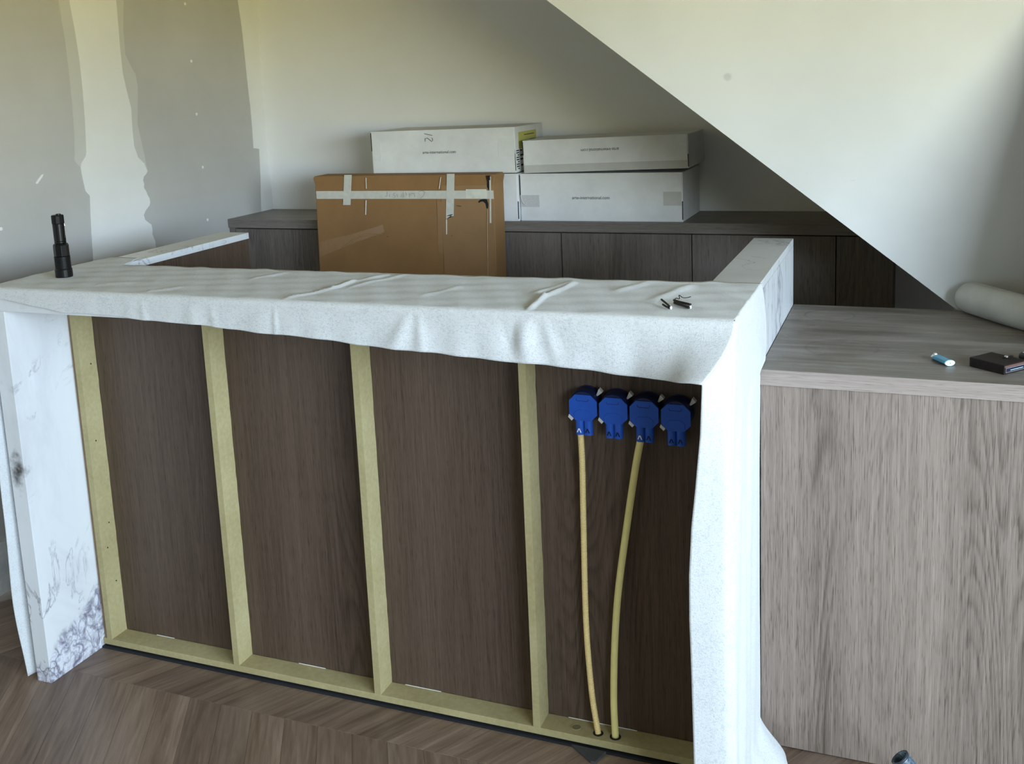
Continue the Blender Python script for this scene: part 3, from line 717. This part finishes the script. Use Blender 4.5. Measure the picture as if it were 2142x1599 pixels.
# ribs
L = 0; rad = []
for i, p in enumerate(path):
    if i: L += (path[i]-path[i-1]).length
    rad.append(.0072 if (L % .0042) < .0021 else .0061)
MB().tube(path, rad, 14).build('ribbed_conduit', YEL1, None)
o = bpy.data.objects['ribbed_conduit']; tag(o, 'thin ribbed yellow conduit running from the leftmost blue socket box to the floor strip', 'conduit')
o = MB().tube(catmull([(sx2, .0305, bz[2]-.062), (1.587, .036, .70), (1.5625, .040, .5551), (1.538, .040, .39), (1.5262, .038, .25), (1.523, .030, .12), (1.5262, .0235, .0282)], 16), .0083, 18).build('smooth_conduit', YEL2, None, smooth=True)
tag(o, 'smooth yellow conduit pipe curving down from the third blue socket box', 'conduit')

# ------------------------------------------------------------------ things on the felt
TOP = TZ+.0028
# torch
BLK = plain('black_anodised', (.005, .005, .006), .3, .3, .1); BLK2 = plain('black_knurl', (.007, .007, .008), .45, .2)
fx, fy = .0615, -.045
e = empty('flashlight', (fx, fy, TOP), 'black flashlight standing upright on the felt at the left end of the counter', 'flashlight')
MB().lathe([(.0215, .0), (.0222, .002), (.0222, .020), (.0205, .024)], (fx, fy, TOP), 32).build('bezel', BLK, e, smooth=False)
pr_ = [(.0203, .024)]
for k in range(8): pr_ += [(.0203, .0265+k*.0035), (.0192, .0268+k*.0035), (.0192, .0280+k*.0035), (.0203, .0283+k*.0035)]
pr_ += [(.0203, .055), (.0185, .0555)]
MB().lathe(pr_, (fx, fy, TOP), 32).build('head', BLK2, e)
MB().lathe([(.0185, .0555), (.0196, .057), (.0196, .085), (.0178, .089), (.0145, .0905)], (fx, fy, TOP), 8).build('collar', BLK, e, bevel=.0006)
MB().lathe([(.0145, .0905), (.0150, .092), (.0150, .095), (.0143, .096), (.0150, .097), (.0150, .142), (.0143, .1425)], (fx, fy, TOP), 24).build('body_tube', BLK, e)
MB().lathe([(.0152, .1425), (.0160, .144), (.0160, .163), (.0150, .1655)], (fx, fy, TOP), 12).build('tail_cap', BLK2, e)
MB().lathe([(.0062, .1650), (.0062, .1682), (.005, .1690)], (fx+.004, fy, TOP), 16).build('tail_switch', BLK, e)
MB().tube([(fx+.014, fy+.002, TOP+.142), (fx+.0185, fy+.002, TOP+.143), (fx+.0190, fy+.002, TOP+.137), (fx+.0180, fy+.002, TOP+.112), (fx+.0162, fy+.002, TOP+.106)], .0012, 6).build('pocket_clip', plain('steel_clip', (.2, .2, .2), .25, .6, **{'Metallic': .8}), e)
# cable offcuts
CAB = plain('black_cable', (.012, .012, .014), .45); CUT = plain('cut_conductor', (.85, .85, .84), .3)
def scrap(label, lines, r, base, tip=None):
    e = empty('cable_offcut', base, label, 'cable', 'black cable offcuts')
    for k, ln in enumerate(lines): MB().tube(catmull(ln, 6), r if not isinstance(r, list) else r[k], 8).build('cable_strand', CAB, e, smooth=True)
    if tip: MB().lathe([(.0022, -.002), (.0034, -.001), (.0034, .001), (.002, .002)], tip, 10, 'x').build('bare_end', CUT, e)
Zt = TOP+.0025
scrap('short black cable offcut with a white cut end, left one on the felt', [[(1.684, -.098, Zt+.008), (1.698, -.118, Zt+.005), (1.710, -.136, Zt+.002)], [(1.690, -.112, Zt+.001), (1.700, -.126, Zt), (1.709, -.138, Zt)]], .0021, (1.70, -.12, TOP), (1.7125, -.139, Zt+.001))
scrap('bundle of black cable offcuts with a curled thin wire, right one on the felt', [[(1.706, -.082, Zt+.004), (1.722, -.098, Zt+.004), (1.746, -.112, Zt+.003)], [(1.708, -.088, Zt), (1.728, -.108, Zt), (1.745, -.122, Zt)], [(1.712, -.090, Zt+.002), (1.730, -.112, Zt+.001), (1.746, -.128, Zt)], [(1.706, -.078, Zt+.002), (1.708, -.072, Zt+.006), (1.716, -.076, Zt+.006), (1.714, -.070, Zt+.012), (1.722, -.070, Zt+.007), (1.730, -.062, Zt+.006), (1.736, -.060, Zt+.008)]],
      [.0026, .0028, .0024, .0009], (1.726, -.10, TOP), (1.7475, -.1225, Zt))

# ------------------------------------------------------------------ things on the worktop
# lighter
def frame2(p, q):
    a, b = Vector(p), Vector(q); d = (b-a).normalized(); return Matrix(((d.x, -d.y, 0, a.x), (d.y, d.x, 0, a.y), (0, 0, 1, a.z), (0, 0, 0, 1)))
LB = plain('blue_lighter_plastic', (.055, .30, .50), .15, .5, .04); LW = plain('pale_base', (.62, .86, .88), .3); MET = plain('lighter_metal', (.75, .75, .72), .25, .6, **{'Metallic': .7})
T = frame2((2.1985, .308, HW+.0005), (2.2300, .2550, HW+.0005))
e = empty('lighter', (2.2140, .284, HW), 'small blue plastic lighter lying on the oak worktop', 'lighter')
def oval(x, a, b_, n=24): return [(x, a*math.cos(2*math.pi*k/n), b_+b_*math.sin(2*math.pi*k/n)) for k in range(n)]
def loft(secs):
    n = len(secs[0]); b = MB(); v = [p for s in secs for p in s]; f = []
    for i in range(len(secs)-1):
        for k in range(n): f.append((i*n+k, i*n+(k+1) % n, (i+1)*n+(k+1) % n, (i+1)*n+k))
    f += [tuple(range(n))[::-1], tuple((len(secs)-1)*n+k for k in range(n))]
    return b.add(v, f)
loft([oval(.010, .0112, .0058), oval(.012, .0118, .0062), oval(.0575, .0118, .0062)]).xf(T).build('tank', LB, e, smooth=False)
loft([oval(.0577, .0118, .0062), oval(.0605, .0118, .0062), oval(.0615, .0108, .0058)]).xf(T).build('base_cap', LW, e)
MB().lathe([(.0012, 0), (.0012, .0006)], (.0615, 0, .0062), 8, 'x').xf(T).build('valve', LB, e)
loft([oval(.0, .0085, .0055), oval(.002, .0095, .0058), oval(.0098, .0100, .0058)]).xf(T).build('hood', MET, e)
MB().lathe([(.0036, -.003), (.0036, .003)], (.003, .0, .0105), 14, 'y').xf(T).build('spark_wheel', MET, e)
MB().box(-.002, .004, -.004, .004, .002, .006).xf(T).build('thumb_lever', BLK, e)
# wallet
LEA = plain('dark_brown_leather', (.014, .009, .008), .5, .2, .25, 70); LEA2 = plain('leather_edge', (.17, .085, .07), .6)
T = frame2((2.268, .262, HW+.0004), (2.3315, .2085, HW+.0004))
e = empty('wallet', (2.32, .27, HW), 'dark brown leather card wallet with a snap stud on the oak worktop', 'wallet')
LW_, DP = .083, .070
MB().box(0, LW_, 0, DP, .018, .0205).xf(T).build('cover_flap', LEA, e, bevel=.0011)
MB().box(0, LW_, 0, DP, 0, .0028).xf(T).build('back_cover', LEA, e, bevel=.0011)
MB().box(0, LW_, -.0006, .0024, .0005, .020).xf(T).build('spine', LEA, e, bevel=.0009)
MB().box(.004, LW_-.002, .0026, DP-.002, .0137, .0150).xf(T).build('leather_liner', LEA2, e)
MB().box(.004, LW_-.0015, .0026, DP-.003, .0160, .0172).xf(T).build('leather_liner', LEA2, e)
ALU = plain('aluminium_case', (.72, .72, .75), .25, .6, **{'Metallic': .85})
c = MB(); c.box(.006, LW_+.001, .004, DP-.002, .0032, .0043); c.box(.006, LW_+.001, .004, DP-.002, .0122, .0133); c.box(.006, LW_+.001, .004, .0052, .0043, .0122); c.box(.006, LW_+.001, DP-.0032, DP-.002, .0043, .0122)
c.xf(T).build('card_case', ALU, e)
MB().box(.007, LW_-.002, .0054, DP-.0034, .0045, .0120).xf(T).build('card_stack', plain('dark_blue_cards', (.012, .013, .035), .35), e)
MB().box(LW_-.002, LW_-.0012, .022, DP-.008, .0060, .0068).xf(T).build('card_edge', LW, e)
MB().lathe([(.0075, 0), (.0080, .0012), (.0070, .0022)], (.048, .053, .0205), 20).xf(T).build('stud_washer', LEA, e)
MB().lathe([(.0042, 0), (.0042, .0012), (.0028, .0024)], (.048, .053, .0227), 18).xf(T).build('snap_stud', ALU, e)
MB().box(.045, .051, .055, DP+.003, .0205, .0222).xf(T).build('closing_strap', LEA, e, bevel=.0006)
# key fob at the very right
T = frame2((2.3735, .352, HW+.0004), (2.436, .318, HW+.0004))
e = empty('key_fob', (2.40, .33, HW), 'black rounded key fob at the right edge behind the wallet', 'key')
loft([oval(0, .012, .0065), oval(.003, .0165, .0075), oval(.058, .0165, .0075), oval(.064, .012, .0060)]).xf(T).build('fob_body', BLK, e, smooth=True)
MB().box(.006, .050, -.006, .006, .0147, .0158).xf(T).build('button_panel', plain('silver_panel', (.7, .7, .72), .25), e, bevel=.0005)
# rolled sheet
ROLLM = plain('rolled_felt', (.52, .525, .50), .55, .3, .10, 14)
A = Vector((2.283, .803, HW+.0405)); Dr = Vector((.15, -.21, 0)).normalized(); N_ = Vector((-Dr.y, Dr.x, 0))
def roll_fn(u, v):
    s = .26*u; a = 2*math.pi*v*2.6; r = .0395-.0045*(v*2.6)
    if v*2.6 < 1: r = .0395
    r *= 1+.035*math.sin(a*2+s*7)+.02*math.sin(a*3-s*15)
    e_ = smooth(0, .02, s); r *= .93+.07*e_
    lift = 0
    return tuple(A+Dr*s+N_*(r*1.05*math.sin(a))+Vector((0, 0, 1))*(r*math.cos(a)*1.0))
ro = MB().grid(roll_fn, 50, 150).build('rolled_sheet', ROLLM, None, smooth=True, solid=.0022)
tag(ro, 'off-white rolled-up protective sheet lying on the oak worktop against the stair wall', 'roll')

# ------------------------------------------------------------------ things on the floor
def pipe_mat():
    t = NT('worn_grey_pipe'); n = t.noise(t.co, 60, 5, .7, 1)
    return t.fin(t.ramp(n, [(.42, (.035, .055, .075)), (.56, (.14, .20, .27)), (.68, (.5, .58, .66))]), .35, .5)
pp = catmull([(2.149, -.050, .166), (2.200, -.052, .106), (2.255, -.06, .050), (2.34, -.085, .022), (2.50, -.13, .0185), (2.75, -.20, .0185)], 12)
e = empty('floor_pipe', (2.35, -.08, 0), 'worn grey-blue metal pipe end sticking up in front of the right cabinet', 'pipe')
b = MB().tube(pp, .0172, 24, cap=False); pm = b.build('pipe_tube', pipe_mat(), e, smooth=True, solid=.0024)
d = (pp[1]-pp[0]).normalized(); MB().tube([pp[0]-d*.0005, pp[0]+d*.004], .0188, 24, cap=False).build('pipe_rim', plain('pipe_rim', (.03, .04, .05), .4), e, smooth=True, solid=.0018)
OFF = plain('grey_slate', (.055, .057, .06), .7)
o = MB().hexa([(1.4275, -.008, .001), (1.488, -.0525, .001), (1.4985, -.0520, .001), (1.512, -.009, .001)], [(1.4275, -.008, .0085), (1.488, -.0525, .0075), (1.4985, -.0520, .0075), (1.512, -.009, .0085)]).build('slate_offcut', OFF, None, bevel=.0008)
tag(o, 'small dark grey flat offcut lying on the floor against the counter plinth', 'offcut')
